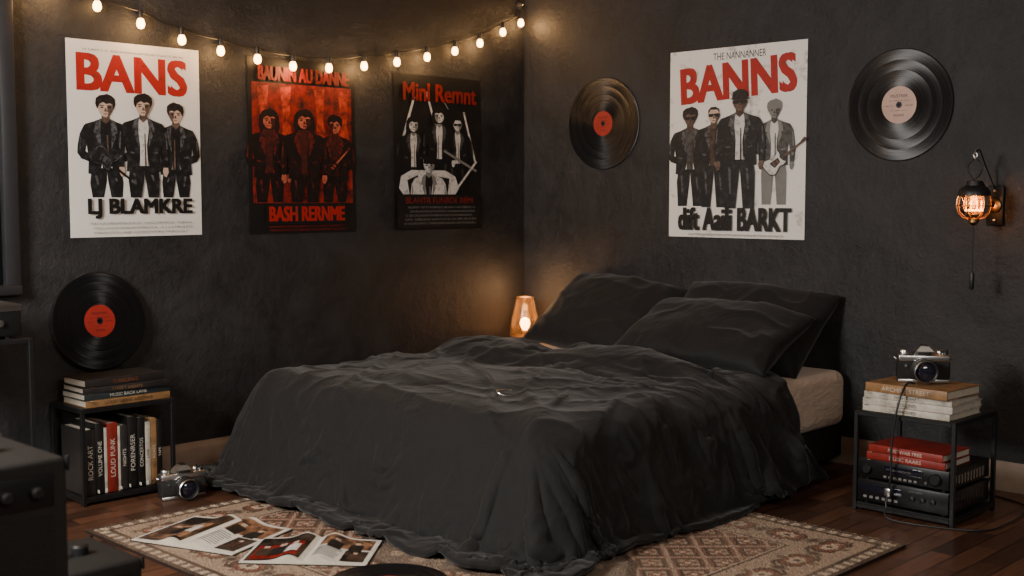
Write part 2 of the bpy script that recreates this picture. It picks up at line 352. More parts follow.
# D
D=Art((671,46,806,238),.77,.912,WR(-1.012,1.003,.002),PW2)
D.text('THE NANNANNER',716,51,768,58,INKP,.0)
D.text('BANNS',682,60,797,98,REDI,.05,rot=3)
D.man(693,123,16,(SKD,BR,HR,J,JH,SHG,LEGM),206,glasses=True,arms=2,w=1.08); D.man(777,119,15,(INKG,SHG,INKG,SHG,INKG,SHW,INKG),204,hair=0,arms=1)
D.man(718,121,15.5,(SK,SKD,HR,J,JH,BR,LEGM),207,hair=2,glasses=True,arms=1,w=1.05)
D.man(744,110,17.5,(SKD,BR,HR,J,JH,SHW,LEGM),208,hat=True,glasses=True,w=1.1)
D.guitar(780,163,11,-40,SHW,BR,SKD)
D.text('dift Aaili BARKT',682,207,795,231,INKP,.045)
D.small(690,790,[235],INKG,15); D.build()
# ------------------------------------------------------------------ vinyl records
def vinylmat():
    m=bpy.data.materials.new('black_vinyl'); m.use_nodes=True; nt=m.node_tree;N=nt.nodes;L=nt.links;b=N['Principled BSDF']
    b.inputs['Base Color'].default_value=(.005,.005,.006,1); b.inputs['Anisotropic'].default_value=.9
    tg=N.new('ShaderNodeTangent'); tg.direction_type='RADIAL'; tg.axis='Z'; L.new(tg.outputs['Tangent'],b.inputs['Tangent'])
    tc=N.new('ShaderNodeTexCoord'); ln=N.new('ShaderNodeVectorMath'); ln.operation='LENGTH'; L.new(tc.outputs['Object'],ln.inputs[0])
    n=N.new('ShaderNodeTexNoise'); n.noise_dimensions='1D'; n.inputs['Scale'].default_value=220; n.inputs['Detail'].default_value=3; L.new(ln.outputs['Value'],n.inputs['W'])
    cr=N.new('ShaderNodeMapRange'); cr.inputs[1].default_value=.3;cr.inputs[2].default_value=.7;cr.inputs[3].default_value=.22;cr.inputs[4].default_value=.42
    L.new(n.outputs['Fac'],cr.inputs[0]); L.new(cr.outputs[0],b.inputs['Roughness'])
    return m
VM=vinylmat()
def record(M,r,labcol,lr=.3,dark=INKK):
    mb=MB(); t=.0022
    prof=[(.012,-t),(r*.985,-t),(r,-t*.4),(r,t*.4),(r*.985,t),(r*.97,t)]
    for q in (.80,.62): prof+= [(r*(q+.006),t),(r*q,t-.00012),(r*(q-.006),t)]
    prof+=[(r*lr*1.16,t),(r*lr*1.12,t-.0001),(.012,t)]
    mb.lathe(prof,VM,n=96,cap=False)
    mb.lathe([(.012,t),(.012,t+.0009),(r*lr,t+.0009),(r*lr,t)],labcol,n=48,cap=False)
    mb.lathe([(.007,-t),(.007,t+.0012),(.014,t+.0012)],BLK,n=16,cap=False)
    z=t+.0014; q=r*lr
    text(mb,'MUSTRER',-q*.5,q*.4,q*.5,q*.56,z,dark); text(mb,'PUNKR',-q*.3,-q*.62,q*.3,-q*.5,z,dark)
    text(mb,'abc nrstu de lmno',-q*.6,q*.2,q*.6,q*.27,z,dark)
    text(mb,'side a  33',-q*.8,-q*.08,-q*.35,q*.0,z,dark); text(mb,'stereo',q*.35,-q*.08,q*.8,q*.0,z,dark)
    text(mb,'all rights mnrs',-q*.5,-q*.34,q*.5,-q*.27,z,dark)
    return mb.build('vinyl_record',20,M)
LR=mat('record_label_red',s2l(150,38,28),.5); LC=mat('record_label_cream',s2l(190,156,140),.5)
record(WR(-.58,1.585,.006),.24,LR,.27)
record(WR(-2.232,1.594,.006),.24,LC,.33)
# ------------------------------------------------------------------ string lights
BULB=mat('warm_bulb_glow',(1,.7,.35),.3,emit=(1,.52,.18),estr=17)
bl=[(-2.72,2.02),(-2.53,1.97),(-2.34,1.92),(-2.15,1.87),(-1.96,1.84),(-1.77,1.82),(-1.578,1.803),(-1.372,1.81),(-1.16,1.836),(-.951,1.872),(-.75,1.913),(-.556,1.96),(-.374,2.017),(-.20,2.092),(-.06,2.155)]
mb=MB(); pts=[(-3.3,-.02,2.28),(-3.05,-.02,2.17),(-2.88,-.02,2.11)]+[(x,-.025,z+.05) for x,z in bl]+[(-.05,-.03,2.25)]
fine=[]
for i in range(len(pts)-1):
    a,b=Vector(pts[i]),Vector(pts[i+1])
    for k in range(4):
        t=k/4; p=a.lerp(b,t); p.z-=.008*math.sin(math.pi*t); fine.append(p)
fine.append(Vector(pts[-1])); mb.tube(fine,.0035,BLK,n=6)
for x,z in bl:
    M=Tr(x,-.03,z)
    mb.lathe([(.009,.055),(.011,.05),(.011,.022),(.008,.018)],BLK,M,12)
    mb.lathe([(.004,-.022),(.011,-.019),(.016,-.011),(.0175,0),(.015,.010),(.010,.020)],BULB,M,14)
mb.lathe([(.02,0),(.02,.006)],CHROME,Tr(-.05,-.006,2.25)@Rx(90),16)
mb.tube([(-.05,-.008,2.25),(-.05,-.03,2.25),(-.05,-.035,2.258)],.003,CHROME)
mb.tube([(-3.3,0,2.28),(-3.3,-.03,2.28)],.003,CHROME)
mb.build('string_lights')
def plight(n,loc,e,col,rad=.03):
    l=bpy.data.lights.new(n,'POINT'); l.energy=e;l.color=col;l.shadow_soft_size=rad
    o=bpy.data.objects.new(n,l); o.location=loc; bpy.context.collection.objects.link(o)
for i in range(0,15,2): plight('string_light_glow',(bl[i][0],-.095,bl[i][1]-.02),1.9,(1,.54,.21),.03)
# ------------------------------------------------------------------ books helper : spine faces local -y, length along x
def book(mb,M,L,Dp,T,cov,title=None,tc=INKW,tl=.6):
    c=.0035
    mb.box((0,0,0),(L,Dp,c),cov,M,.001,1); mb.box((0,0,T-c),(L,Dp,T),cov,M,.001,1)
    mb.box((0,-.002,0),(L,.004,T),cov,M,.0015,2); mb.box((.004,.004,c),(L-.004,Dp-.005,T-c),PAGE,M)
    if title:
        M2=M@frame((0,-.0028,0),(1,0,0),(0,0,1),(0,-1,0))
        hh=min(T*.24,.010); tw=min(L*tl/2,len(title)*hh*.85)
        text(mb,title,L*.5-tw,T*.5-hh,L*.5+tw,T*.5+hh,0,tc,M2)
        mb.box((L*.04,.0,T*.3),(L*.04+.012,.0004,T*.7),tc,M2)
def cov(n,r,g,b): return papermat('cover_'+n,s2l(r,g,b),s2l(int(r*.7),int(g*.7),int(b*.7)),18,(.45,.7),.5)
CB,CR,CT,CN,CW,CY,CG=cov('black',20,19,19),cov('red',140,36,26),cov('teal',44,54,56),cov('tan',150,112,72),cov('white',200,192,178),cov('orange',136,78,42),cov('charcoal',42,39,38)
# left side table
def cube_table(name,lo,hi,M=None):
    mb=MB(); t=.016; x0,y0=lo;x1,y1,z1=hi
    for x in (x0,x1-t):
        for y in (y0,y1-t): mb.box((x,y,0),(x+t,y+t,z1),BLKM,M,.0015,1)
    for z in (.012,z1-t):
        for y in (y0,y1-t): mb.box((x0+t,y,z),(x1-t,y+t,z+t),BLKM,M,.0015,1)
        for x in (x0,x1-t): mb.box((x,y0+t,z),(x+t,y1-t,z+t),BLKM,M,.0015,1)
    mb.box((x0+.004,y0+.004,z1-.008),(x1-.004,y1-.004,z1+.002),BLK,M,.001,1); mb.box((x0+.004,y0+.004,.028),(x1-.004,y1-.004,.034),BLK,M,.001,1)
    return mb.build(name)
LX0=-2.77
cube_table('metal_side_table',(LX0,-.29),(-2.37,-.02,.38))
mb=MB(); zz=.383
for (L_,D_,T_,c,t,tc,dx,rot) in [(.36,.20,.028,CN,'LOUD NOISE ARCHIVE',CB,0.01,0),(.37,.19,.026,CT,'MUSIC BACK LANE',INKW,.005,1),(.36,.19,.024,CG,'STREET LIGHTS',CN,.0,-2),(.34,.18,.03,CG,'PUNKLINEZ',CY,.01,2)]:
    book(mb,Tr(LX0+.015+dx,-.28,zz)@Rz(rot),L_,D_,T_,c,t,tc,.7); zz+=T_+.0005
mb.build('book_stack')
ztop=zz
record(frame((-2.56,-.040,ztop+.200),(1,0,0),(0,.11,.994),(0,-.994,.11)),.202,LR,.33)
# vertical books
mb=MB(); x=LX0+.02
specs=[(.042,.26,CG,'ROCK ART'),(.034,.28,CB,'VOLUME ONE'),(.012,.26,CW,''),(.042,.275,CR,'LOUD PUNK'),(.010,.26,CW,''),(.028,.26,CG,'NIGHTS'),(.04,.29,CB,'FORENRSER'),(.032,.28,CB,'CONCERTOS'),(.022,.26,CW,'LIVE'),(.026,.27,CN,'ROADS'),(.022,.26,CB,'TAPE')]
for T_,L_,c,t in specs:
    M=frame((x+T_,-.27,.036),(0,0,1),(0,1,0),(-1,0,0))
    book(mb,M,L_,.2,T_,c,t if t else None,INKW if c!=CW else CB,.8); x+=T_+.002
mb.build('book_row')
# ------------------------------------------------------------------ SLR camera (front faces local -y, width x)
def slr(M,k=1.):
    mb=MB(); S=M@Matrix.Scale(k,4)
    mb.box((-.07,-.02,0),(.07,.02,.012),CHROME,S,.004); mb.box((-.071,-.021,.01),(.071,.021,.062),LEATH,S,.008,3)
    mb.box((-.07,-.02,.06),(.07,.02,.08),CHROME,S,.005,3)
    vs=[(-.03,-.022,.078),(.03,-.022,.078),(.03,.02,.078),(-.03,.02,.078),(-.024,-.026,.09),(.024,-.026,.09),(.024,.018,.09),(-.024,.018,.09),(-.011,-.02,.104),(.011,-.02,.104),(.011,.012,.104),(-.011,.012,.104)]
    fs=[(0,1,5,4),(1,2,6,5),(2,3,7,6),(3,0,4,7),(4,5,9,8),(5,6,10,9),(6,7,11,10),(7,4,8,11),(8,9,10,11)]
    mb.add(vs,fs,CHROME,S); mb.box((-.008,-.012,.103),(.008,.01,.107),BLK,S,.001)
    mb.box((-.018,-.0275,.082),(.018,-.025,.089),BLK,S,.0005)
    for x,r,h in ((-.052,.013,.014),(.042,.010,.012),(.06,.007,.008)):
        mb.lathe([(r,.079),(r,.079+h*.8),(r*.85,.079+h),(0.001,.079+h)],CHROME,S@Tr(x,0,0),24)
    mb.lathe([(.005,.079),(.005,.092),(.001,.093)],BLK,S@Tr(.06,-.004,0),12)
    mb.tube([(.042,0,.09),(.058,.012,.09),(.07,.016,.088)],.0025,CHROME,S)
    LM=S@Tr(-.002,-.018,.038)@Rx(90)
    mb.lathe([(.034,0),(.034,.006),(.031,.007),(.031,.02),(.0335,.021),(.0335,.034),(.031,.035),(.0315,.05),(.029,.052),(.026,.05),(.024,.044),(.0235,.043)],BLK,LM,40,False)
    mb.lathe([(.0342,.0),(.0342,.005)],CHROME,LM,40,False); mb.lathe([(.0320,.012),(.0322,.014),(.032,.016)],CHROME,LM,40,False); mb.lathe([(.0318,.047),(.0318,.0505),(.0295,.0525)],CHROME,LM,40,False)
    mb.lathe([(.0245,.043),(.018,.047),(.010,.049),(.001,.0495)],GLASSD,LM,32,False)
    for x in (-.073,.073): mb.tube([(x,-.004,.066),(x+(.005 if x>0 else -.005),0,.07),(x,.004,.066)],.0015,CHROME,S)
    mb.lathe([(.004,0),(.004,.006)],CHROME,S@Tr(-.05,-.02,.05)@Rx(90),12)
    return mb
slr(Tr(-2.42,-.42,0)@Rz(-10),1.3).build('film_camera')
# ------------------------------------------------------------------ right side table and contents
TX0,TX1,TY0,TY1=-.71,-.34,-2.83,-2.43
cube_table('metal_side_table',(TX0,TY0),(TX1,TY1,.385))
def MRT(x,y,z,rot=0): return frame((x,y,z),(0,-1,0),(1,0,0),(0,0,1))@Rz(rot)
mb=MB(); zz=.388
for L_,D_,T_,c,t,tc,dy,rot in [(.345,.26,.024,CW,'CONCEIVED',CG,0.02,-1),(.35,.27,.026,CW,'ROLLING',CG,.02,1),(.34,.26,.024,CW,'NIGHTSHIFT',CG,0.025,2),(.33,.255,.034,CN,'ARCHIVE STREET',CW,.03,-3)]:
    book(mb,MRT(TX0+.02,TY1-.005-dy,zz,rot),L_,D_,T_,c,t,tc,.75); zz+=T_+.0005
mb.build('book_stack')
slr(frame((TX0+.15,TY1-.2,zz),(0,-1,0),(1,0,0),(0,0,1))@Rz(35)@Tr(0,0,.0005),1.35).build('film_camera')
def receiver(name,lo,hi,style):
    mb=MB(); x0,y0,z0=lo;x1,y1,z1=hi; h=z1-z0;w=y1-y0
    mb.box((x0+.006,y0,z0+.008),(x1,y1,z1),BLK,None,.004)
    F=frame((x0+.006,y1,z0+.008),(0,-1,0),(0,0,1),(-1,0,0)); h-=.008
    mb.box((.002,.002,0),(w-.002,h-.002,.006),mat('dark_faceplate',(.012,.012,.013),.35,.4),F,.002)
    for fx in (x0+.03,x1-.03):
        for fy in (y0+.03,y1-.03): mb.lathe([(.012,z0),(.012,z0+.009)],BLK,Tr(fx,fy,0),12)
    if style==0:
        mb.box((w*.3,h*.45,.006),(w*.72,h*.82,.008),GLASSD,F,.0005)
        text(mb,'STEREO RECEIVER',w*.33,h*.58,w*.6,h*.66,.0085,INKG,F)
        for i in range(7): mb.box((w*.3+i*.02,h*.15,.006),(w*.3+i*.02+.012,h*.27,.01),INKG,F,.001,1)
        for cx,r in ((w*.12,.018),(w*.86,.022)): mb.lathe([(r,.006),(r,.018),(r*.8,.022),(.001,.022)],BLKM,F@Tr(cx,h*.5,0),24)
        mb.lathe([(.005,.006),(.005,.012)],CHROME,F@Tr(w*.76,h*.25,0),12)
    else:
        mb.box((w*.06,h*.5,.006),(w*.5,h*.8,.008),GLASSD,F,.0005)
        for i in range(6): mb.box((w*.08+i*.025,h*.18,.006),(w*.08+i*.025+.014,h*.3,.01),INKG,F,.001,1)
        for i in range(3): mb.lathe([(.01,.006),(.01,.016),(.001,.018)],BLKM,F@Tr(w*.62+i*.04,h*.5,0),16)
        text(mb,'DUAL DECK',w*.58,h*.78,w*.72,h*.84,.0065,INKG,F)
    for i in range(10): mb.box((x0+.05+i*.026,y0-.0006,z0+h*.3),(x0+.06+i*.026,y0+.001,z0+h*.8),GLASSD)
    return mb.build(name)
receiver('cassette_deck',(TX0+.0,TY0+.018,.0345),(TX1-.02,TY1-.018,.125),1)
receiver('stereo_receiver',(TX0+.0,TY0+.018,.126),(TX1-.02,TY1-.018,.205),0)
mb=MB(); book(mb,MRT(TX0+.012,TY1-.05,.2055,0),.31,.22,.028,CR,'MUSIC RAARS',CW,.75); book(mb,MRT(TX0+.02,TY1-.054,.234,-3),.30,.21,.028,CR,'POSTWAR FREE',CW,.7); mb.build('book_stack')
def catmull(P,n=10):
    P=[Vector(p) for p in P]; P=[P[0]*2-P[1]]+P+[P[-1]*2-P[-2]]; o=[]
    for i in range(1,len(P)-2):
        for k in range(n):
            t=k/n; a,b,c,d=P[i-1:i+3]
            o.append(.5*((2*b)+(c-a)*t+(2*a-5*b+4*c-d)*t*t+(3*b-a-3*c+d)*t**3))
    o.append(P[-2]); return o
mb=MB(); mb.tube(catmull([(TX0+.06,TY1-.21,zz+.008),(TX0+.02,TY1-.2,zz+.008),(TX0-.02,TY1-.19,.44),(TX0-.025,TY1-.17,.3),(TX0-.03,TY1-.17,.16),(TX0-.03,TY1-.16,.118)]),.004,BLK); mb.build('camera_cable')
mb=MB(); mb.tube(catmull([(TX0-.03,TY1-.16,.09),(TX0-.04,TY1-.16,.05),(TX0-.06,TY1-.2,.006),(TX0+.02,TY0-.08,.006),(TX0+.2,TY0-.12,.006),(TX0+.42,TY0-.1,.006),(-.2,TY0-.05,.006),(-.1,-2.7,.006),(-.03,-2.68,.05)]),.0035,BLK)
mb.box((TX0-.042,TY1-.175,.085),(TX0-.018,TY1-.15,.115),CHROME,None,.003); mb.build('power_cable')
# ------------------------------------------------------------------ wall sconce
AMB=thinglass('amber_glass',(1,.66,.34),(1,.55,.2),.18)
FIL=mat('filament_glow',(1,.6,.25),.4,emit=(1,.42,.1),estr=16)
mb=MB(); M=WR(-2.66,1.165,0)
mb.box((-.035,-.08,0),(.035,.08,.018),BLK,M,.006); mb.lathe([(.03,.016),(.03,.03),(.02,.036),(.001,.036)],BRASS,M,24)
mb.tube([(0,.0,.03),(0,.02,.07),(0,.06,.11),(0,.09,.15)],.009,BLK,M)
for s in (.03,-.03): mb.lathe([(.006,.018),(.005,.024),(.001,.025)],CHROME,M@Tr(0,s*2,0),10)
G=Tr(-.18,-2.645,1.165)
mb.lathe([(.012,.10),(.03,.098),(.034,.08),(.052,.07),(.062,.052),(.062,.04),(.05,.04)],BLK,G,28,False)
def gl(k): return [(.05*k,.045),(.058*k,.025),(.060*k,.0),(.054*k,-.025),(.038*k,-.042),(.02*k,-.050),(.001,-.051)]
mb.lathe(gl(1),AMB,G,28,False)
for k in range(6):
    a=math.pi*k/3; mb.tube([(math.cos(a)*r,math.sin(a)*r,z) for r,z in ((.055,.05),(.064,.025),(.066,0),(.059,-.028),(.042,-.047),(.015,-.056))],.0022,BRASS,G)
mb.tube([(math.cos(t*.2618)*.066,math.sin(t*.2618)*.066,0) for t in range(24)],.0022,BRASS,G,closed=True)
mb.lathe([(.02,-.052),(.02,-.065),(.008,-.078),(.001,-.078)],BRASS,G,16,False)
for k in range(8):
    a=math.pi*k/4; mb.tube([(math.cos(a)*.03,math.sin(a)*.03,z) for z in (-.018,.02)],.002,FIL,G)
mb.tube([(math.cos(t*.2618)*.032,math.sin(t*.2618)*.032,-.018) for t in range(24)],.0025,FIL,G,closed=True)
mb.tube([(0,0,.1),(0,-.025,.13),(0,-.03,.16),(0,0,.19),(0,.03,.16),(0,.025,.13),(0,0,.1)],.003,BLKM,G)
mb.tube([(0,0,.185),(0,-.008,.2),(0,0,.215),(0,.008,.2),(0,0,.185)],.003,CHROME,G)
mb.tube(catmull([(0,0,.21),(.04,0,.22),(.1,0,.16),(.16,-.015,.07)]),.003,BLK,G)
mb.tube([(0,0,-.078),(0,0,-.27)],.0022,BLK,G)
mb.lathe([(.004,-.26),(.009,-.27),(.009,-.325),(.004,-.335)],BLK,G,12)
mb.build('wall_sconce')
plight('sconce_glow',(-.18,-2.645,1.165),1.3,(1,.5,.2),.015)
# ------------------------------------------------------------------ nightstand + lamp in corner
mb=MB(); mb.box((-.27,-.29,.06),(-.02,-.03,.42),BLK,None,.006); mb.box((-.275,-.295,.41),(-.018,-.028,.425),BLK,None,.004)
for x in (-.25,-.05):
    for y in (-.27,-.06): mb.lathe([(.008,0),(.012,.06)],BLK,Tr(x,y,0),10)
mb.box((-.276,-.27,.24),(-.268,-.05,.39),BLKM,None,.003); mb.sphere((-.282,-.16,.31),.01,BRASS)
mb.build('nightstand')
mb=MB(); G=Tr(-.155,-.155,.425)
SHD=thinglass('amber_lampshade_glass',(1,.8,.6),(1,.6,.32),.07)
mb.lathe([(.07,0),(.072,.008),(.068,.014),(.03,.018),(.012,.024),(.012,.03),(.018,.032),(.018,.045),(.01,.048)],BRASS,G,28)
mb.lathe([(.080,.010),(.083,.03),(.076,.09),(.062,.16),(.05,.215),(.046,.228)],SHD,G,36,False)
mb.tube([(.046*math.cos(t*.2618),.046*math.sin(t*.2618),.228) for t in range(24)],.0025,BRASS,G,closed=True)
mb.lathe([(.010,.048),(.022,.064),(.028,.086),(.022,.108),(.002,.118)],BULB,G,18,False)
mb.build('table_lamp')
plight('lamp_glow',(-.155,-.155,.70),2.6,(1,.52,.22),.05)
plight('lamp_glow_in',(-.155,-.155,.56),.9,(1,.5,.2),.02)
# ------------------------------------------------------------------ bed
bed=bpy.data.objects.new('bed',None); bpy.context.collection.objects.link(bed)
BX0,BX1,BY0,BY1=-2.0,-.03,-2.03,-.33
mb=MB(); mb.box((BX0+.02,BY0+.02,.04),(BX1,BY1-.02,.18),mat('bed_base_fabric',s2l(18,17,17),.8),None,.012)
for x in (BX0+.1,BX1-.1):
    for y in (BY0+.1,BY1-.1): mb.lathe([(.02,.014 if x<-1 else 0),(.025,.045)],BLK,Tr(x,y,0),12)
mb.build('bed_base',35,None,bed)
def sheetmat():
    m=mat('cream_sheet',s2l(205,184,164),.8,var=.12,nscale=6,sheen=.2); nt=m.node_tree;N=nt.nodes;L=nt.links
    tc=N.new('ShaderNodeTexCoord');mp=N.new('ShaderNodeMapping');mp.inputs['Rotation'].default_value=(.3,.6,.4);mp.inputs['Scale'].default_value=(6,2,14);L.new(tc.outputs['Object'],mp.inputs['Vector'])
    n=N.new('ShaderNodeTexNoise');n.inputs['Scale'].default_value=1.6;n.inputs['Detail'].default_value=5;n.inputs['Distortion'].default_value=1.2;L.new(mp.outputs['Vector'],n.inputs['Vector'])
    bp=N.new('ShaderNodeBump');bp.inputs['Strength'].default_value=.7;bp.inputs['Distance'].default_value=.03;L.new(n.outputs['Fac'],bp.inputs['Height']);L.new(bp.outputs['Normal'],N['Principled BSDF'].inputs['Normal']); return m
mb=MB(); mb.box((BX0,BY0,.181),(BX1,BY1,.43),sheetmat(),None,.05,5); mb.build('mattress',60,None,bed)
def fabricmat(name,c,strength=.5,sc=3.,rough=.6):
    m=mat(name,c,rough,var=.12,nscale=8,sheen=.1,spec=.3); nt=m.node_tree;N=nt.nodes;L=nt.links
    tc=N.new('ShaderNodeTexCoord')
    n=N.new('ShaderNodeTexNoise');n.inputs['Scale'].default_value=sc;n.inputs['Detail'].default_value=7;n.inputs['Roughness'].default_value=.55;n.inputs['Distortion'].default_value=1.6;L.new(tc.outputs['Object'],n.inputs['Vector'])
    a=N.new('ShaderNodeMath');a.operation='SUBTRACT';a.inputs[1].default_value=.5;L.new(n.outputs['Fac'],a.inputs[0])
    ab=N.new('ShaderNodeMath');ab.operation='ABSOLUTE';L.new(a.outputs[0],ab.inputs[0])
    bp=N.new('ShaderNodeBump');bp.invert=True;bp.inputs['Strength'].default_value=strength;bp.inputs['Distance'].default_value=.06;L.new(ab.outputs[0],bp.inputs['Height'])
    n3=N.new('ShaderNodeTexNoise');n3.inputs['Scale'].default_value=700;L.new(tc.outputs['Object'],n3.inputs['Vector'])
    b2=N.new('ShaderNodeBump');b2.inputs['Strength'].default_value=.15;b2.inputs['Distance'].default_value=.001;L.new(n3.outputs['Fac'],b2.inputs['Height']);L.new(bp.outputs['Normal'],b2.inputs['Normal'])
    L.new(b2.outputs['Normal'],N['Principled BSDF'].inputs['Normal']); return m
DUV=fabricmat('black_linen_duvet',s2l(21,21,22),.28,3.2,.8)
PIL=fabricmat('black_pillowcase',s2l(21,21,22),.25,3.5,.75)
def ridge(p,w=1.0):
    return (1-min(1,abs(noise.noise(p))*2.6))**1.6
def pillow(M,a,b,t,seed):
    n=64; mb=MB(); off=Vector((seed*7.3,seed*3.1,0))
    def P(u,v,s):
        uu,vv=abs(u),abs(v)
        x=a*u*(1-.06*(1-vv**2)*uu); y=b*v*(1-.08*(1-uu**2)*vv)
        e=max(0,(1-uu**3))*max(0,(1-vv**3)); h=t*e**.45
        p=Vector((x,y,0)); edge=max(uu,vv)
        wp=Vector((noise.noise(p*4+off),noise.noise(p*4-off),0))*.08
        w=noise.noise(p*4.5+off)*.026+ridge(Vector((p.x*3.2,p.y*6,1))+wp*12+off)*.010+noise.noise(Vector((p.x*14,p.y*6,2))+wp*20+off)*.007*edge
        return (x,y,s*(h+w*min(1,e*4))-.02*uu**2+.014*noise.noise(p*5+off*2)*edge)
    for s in (1,-1):
        vs=[P(-1+2*i/n,-1+2*j/n,s) for j in range(n+1) for i in range(n+1)]
        fs=[(j*(n+1)+i,j*(n+1)+i+1,(j+1)*(n+1)+i+1,(j+1)*(n+1)+i) for j in range(n) for i in range(n)]
        if s<0: fs=[f[::-1] for f in fs]
        mb.add(vs,fs,PIL)
    ob=mb.build('pillow',0); me=ob.data
    bm=bmesh.new(); bm.from_mesh(me); bmesh.ops.remove_doubles(bm,verts=bm.verts,dist=.0004); bm.to_mesh(me); bm.free()
    me.polygons.foreach_set('use_smooth',[True]*len(me.polygons)); ob.matrix_world=M
    return ob
def lean(x,y,z,tilt,yaw=0,roll=0):
    c,s=math.cos(R(tilt)),math.sin(R(tilt))
    return Tr(x,y,z)@Rz(yaw)@frame((0,0,0),(0,-1,0),(c,0,s),(-s,0,c))@Rz(roll)
pillow(lean(-.29,-.83,.62,38,-3,-5),.41,.26,.10,1)
pillow(lean(-.25,-1.60,.61,42,3,-2),.40,.26,.10,2)
pillow(lean(-.50,-1.60,.60,22,8,-3),.40,.26,.085,3)
# ------------------------------------------------------------------ duvet by cloth simulation
def sim_duvet():
    sc=bpy.context.scene
    bm=bmesh.new(); bmesh.ops.create_cube(bm,size=1)
    for v in bm.verts:
        top=v.co.z>0; f=0 if top else 1
        v.co=Vector(((BX0-.20*f) if v.co.x<0 else BX1,(BY0-.15*f) if v.co.y<0 else BY1+.08*f,.435 if top else -.03))
    bmesh.ops.bevel(bm,geom=bm.edges[:],offset=.09,segments=5,profile=.5,affect='EDGES')
    cb=MB(); cb.addbm(bm,BLK)
    col=cb.build('tmp_col')
    fl=MB(); fl.box((-4,-4,-.3),(1,1,.012),BLK); fo=fl.build('tmp_floor')
    mo=MB(); mo.sphere((0,0,0),1,BLK,Tr(-.94,-1.5,.44)@Rz(8)@Matrix.Diagonal((.15,.42,.09,1))); mo.sphere((0,0,0),1,BLK,Tr(-.95,-.75,.44)@Rz(-10)@Matrix.Diagonal((.20,.34,.06,1)))
    mo.sphere((0,0,0),1,BLK,Tr(-1.5,-1.2,.44)@Rz(30)@Matrix.Diagonal((.3,.45,.03,1)))
    mound=mo.build('tmp_mound')
    for o in (col,fo,mound):
        md=o.modifiers.new('c','COLLISION'); o.collision.thickness_outer=.012; o.collision.cloth_friction=15
    nx,ny=150,180
    Y0,Y1=-2.42,-.04
    vs=[]
    for j in range(ny+1):
        for i in range(nx+1):
            u=i/nx;v=j/ny; y=Y0+(Y1-Y0)*v
            X1=-.70+.24*max(0,(-1.5-y)/.9)**1.2+.03*math.sin(y*9); X0=-2.40
            x=X0+(X1-X0)*u
            p=Vector((x,y,0)); wp=Vector((noise.noise(p*1.7),noise.noise(p*1.7+Vector((5,5,5))),0))*.5
            hd=min(1,max(0,(x+1.35)/.5))
            an=Vector(((x*.8+y*.6)*1.1,(-x*.6+y*.8)*3.4,0))+wp*2.2
            z=.61+(.008+.03*hd)*math.sin((x+.35*y)*28+5*noise.noise(p*1.5))+.08*noise.noise(p*2.2+wp)+.055*noise.noise(an)+.035*noise.noise(p*5+wp*2)+.008*noise.noise(p*12+wp*3)
            hem=max(0,(-2.05-y)/.35); z+=.035*hem*math.sin(x*20+2*noise.noise(p*3)); hem2=max(0,(-2.02-x)/.35); z+=.035*hem2*math.sin(y*20+2*noise.noise(p*3))
            vs.append((x,y,z))
    fs=[(j*(nx+1)+i,j*(nx+1)+i+1,(j+1)*(nx+1)+i+1,(j+1)*(nx+1)+i) for j in range(ny) for i in range(nx)]
    d=MB(); d.add(vs,fs,DUV); ob=d.build('tmp_duvet',0)
    cl=ob.modifiers.new('cloth','CLOTH'); s=cl.settings
    s.quality=5; s.mass=.3; s.tension_stiffness=15; s.compression_stiffness=15; s.shear_stiffness=5; s.bending_stiffness=1.2
    s.tension_damping=10;s.compression_damping=10; s.air_damping=2; s.shrink_min=-.02
    cl.collision_settings.distance_min=.01; cl.collision_settings.collision_quality=2
    cl.point_cache.frame_start=1; cl.point_cache.frame_end=60
    sc.frame_start=1; sc.frame_end=60
    for f in range(1,50): sc.frame_set(f)
    sm=ob.modifiers.new('sm','SMOOTH'); sm.factor=.5; sm.iterations=2
    cm=ob.modifiers.new('ss','SUBSURF'); cm.levels=1
    me=bpy.data.meshes.new_from_object(ob.evaluated_get(bpy.context.evaluated_depsgraph_get()))
    for o in (ob,col,fo,mound): bpy.data.objects.remove(o)
    sc.frame_set(1)
    nrm=[v.normal.copy() for v in me.vertices]
    for v in me.vertices:
        p=v.co.copy(); wp=Vector((noise.noise(p*1.6),noise.noise(p*1.6+Vector((7,1,3))),noise.noise(p*1.6+Vector((1,9,2)))))*.25
        nn=nrm[v.index]
        if nn.z<-.2: nn=-nn
        tp=min(1,max(0,nn.z*1.5-.2))
        a=Vector(((p.x*.8+p.y*.6)*1.4,(-p.x*.6+p.y*.8)*4.8,p.z*1.5))+wp*5
        a2=Vector(((p.x*.3-p.y*.95)*2.0,(p.x*.95+p.y*.3)*6,p.z*2))+wp*6
        dt=.018*noise.noise(a)+.012*ridge(a)**1.5+.008*ridge(a2)**1.5
        b=Vector((p.x*4,p.y*4,p.z*.9))+wp*3
        ds=.030*noise.noise(b)+.012*ridge(b*1.6)**1.5
        dsp=dt*tp+ds*(1-tp)+.0015*ridge((p+wp*.5)*11)
        q=p+nn*dsp
        q.z=max(q.z,.020); q.y=min(q.y,-.045); v.co=q
    nob=bpy.data.objects.new('duvet',me); bpy.context.collection.objects.link(nob); me.name='duvet'
    so=nob.modifiers.new('s','SOLIDIFY'); so.thickness=.024; so.offset=-.2
    me.polygons.foreach_set('use_smooth',[True]*len(me.polygons))
    return nob
ts=time.time(); duvet=sim_duvet(); print('SIM',time.time()-ts)
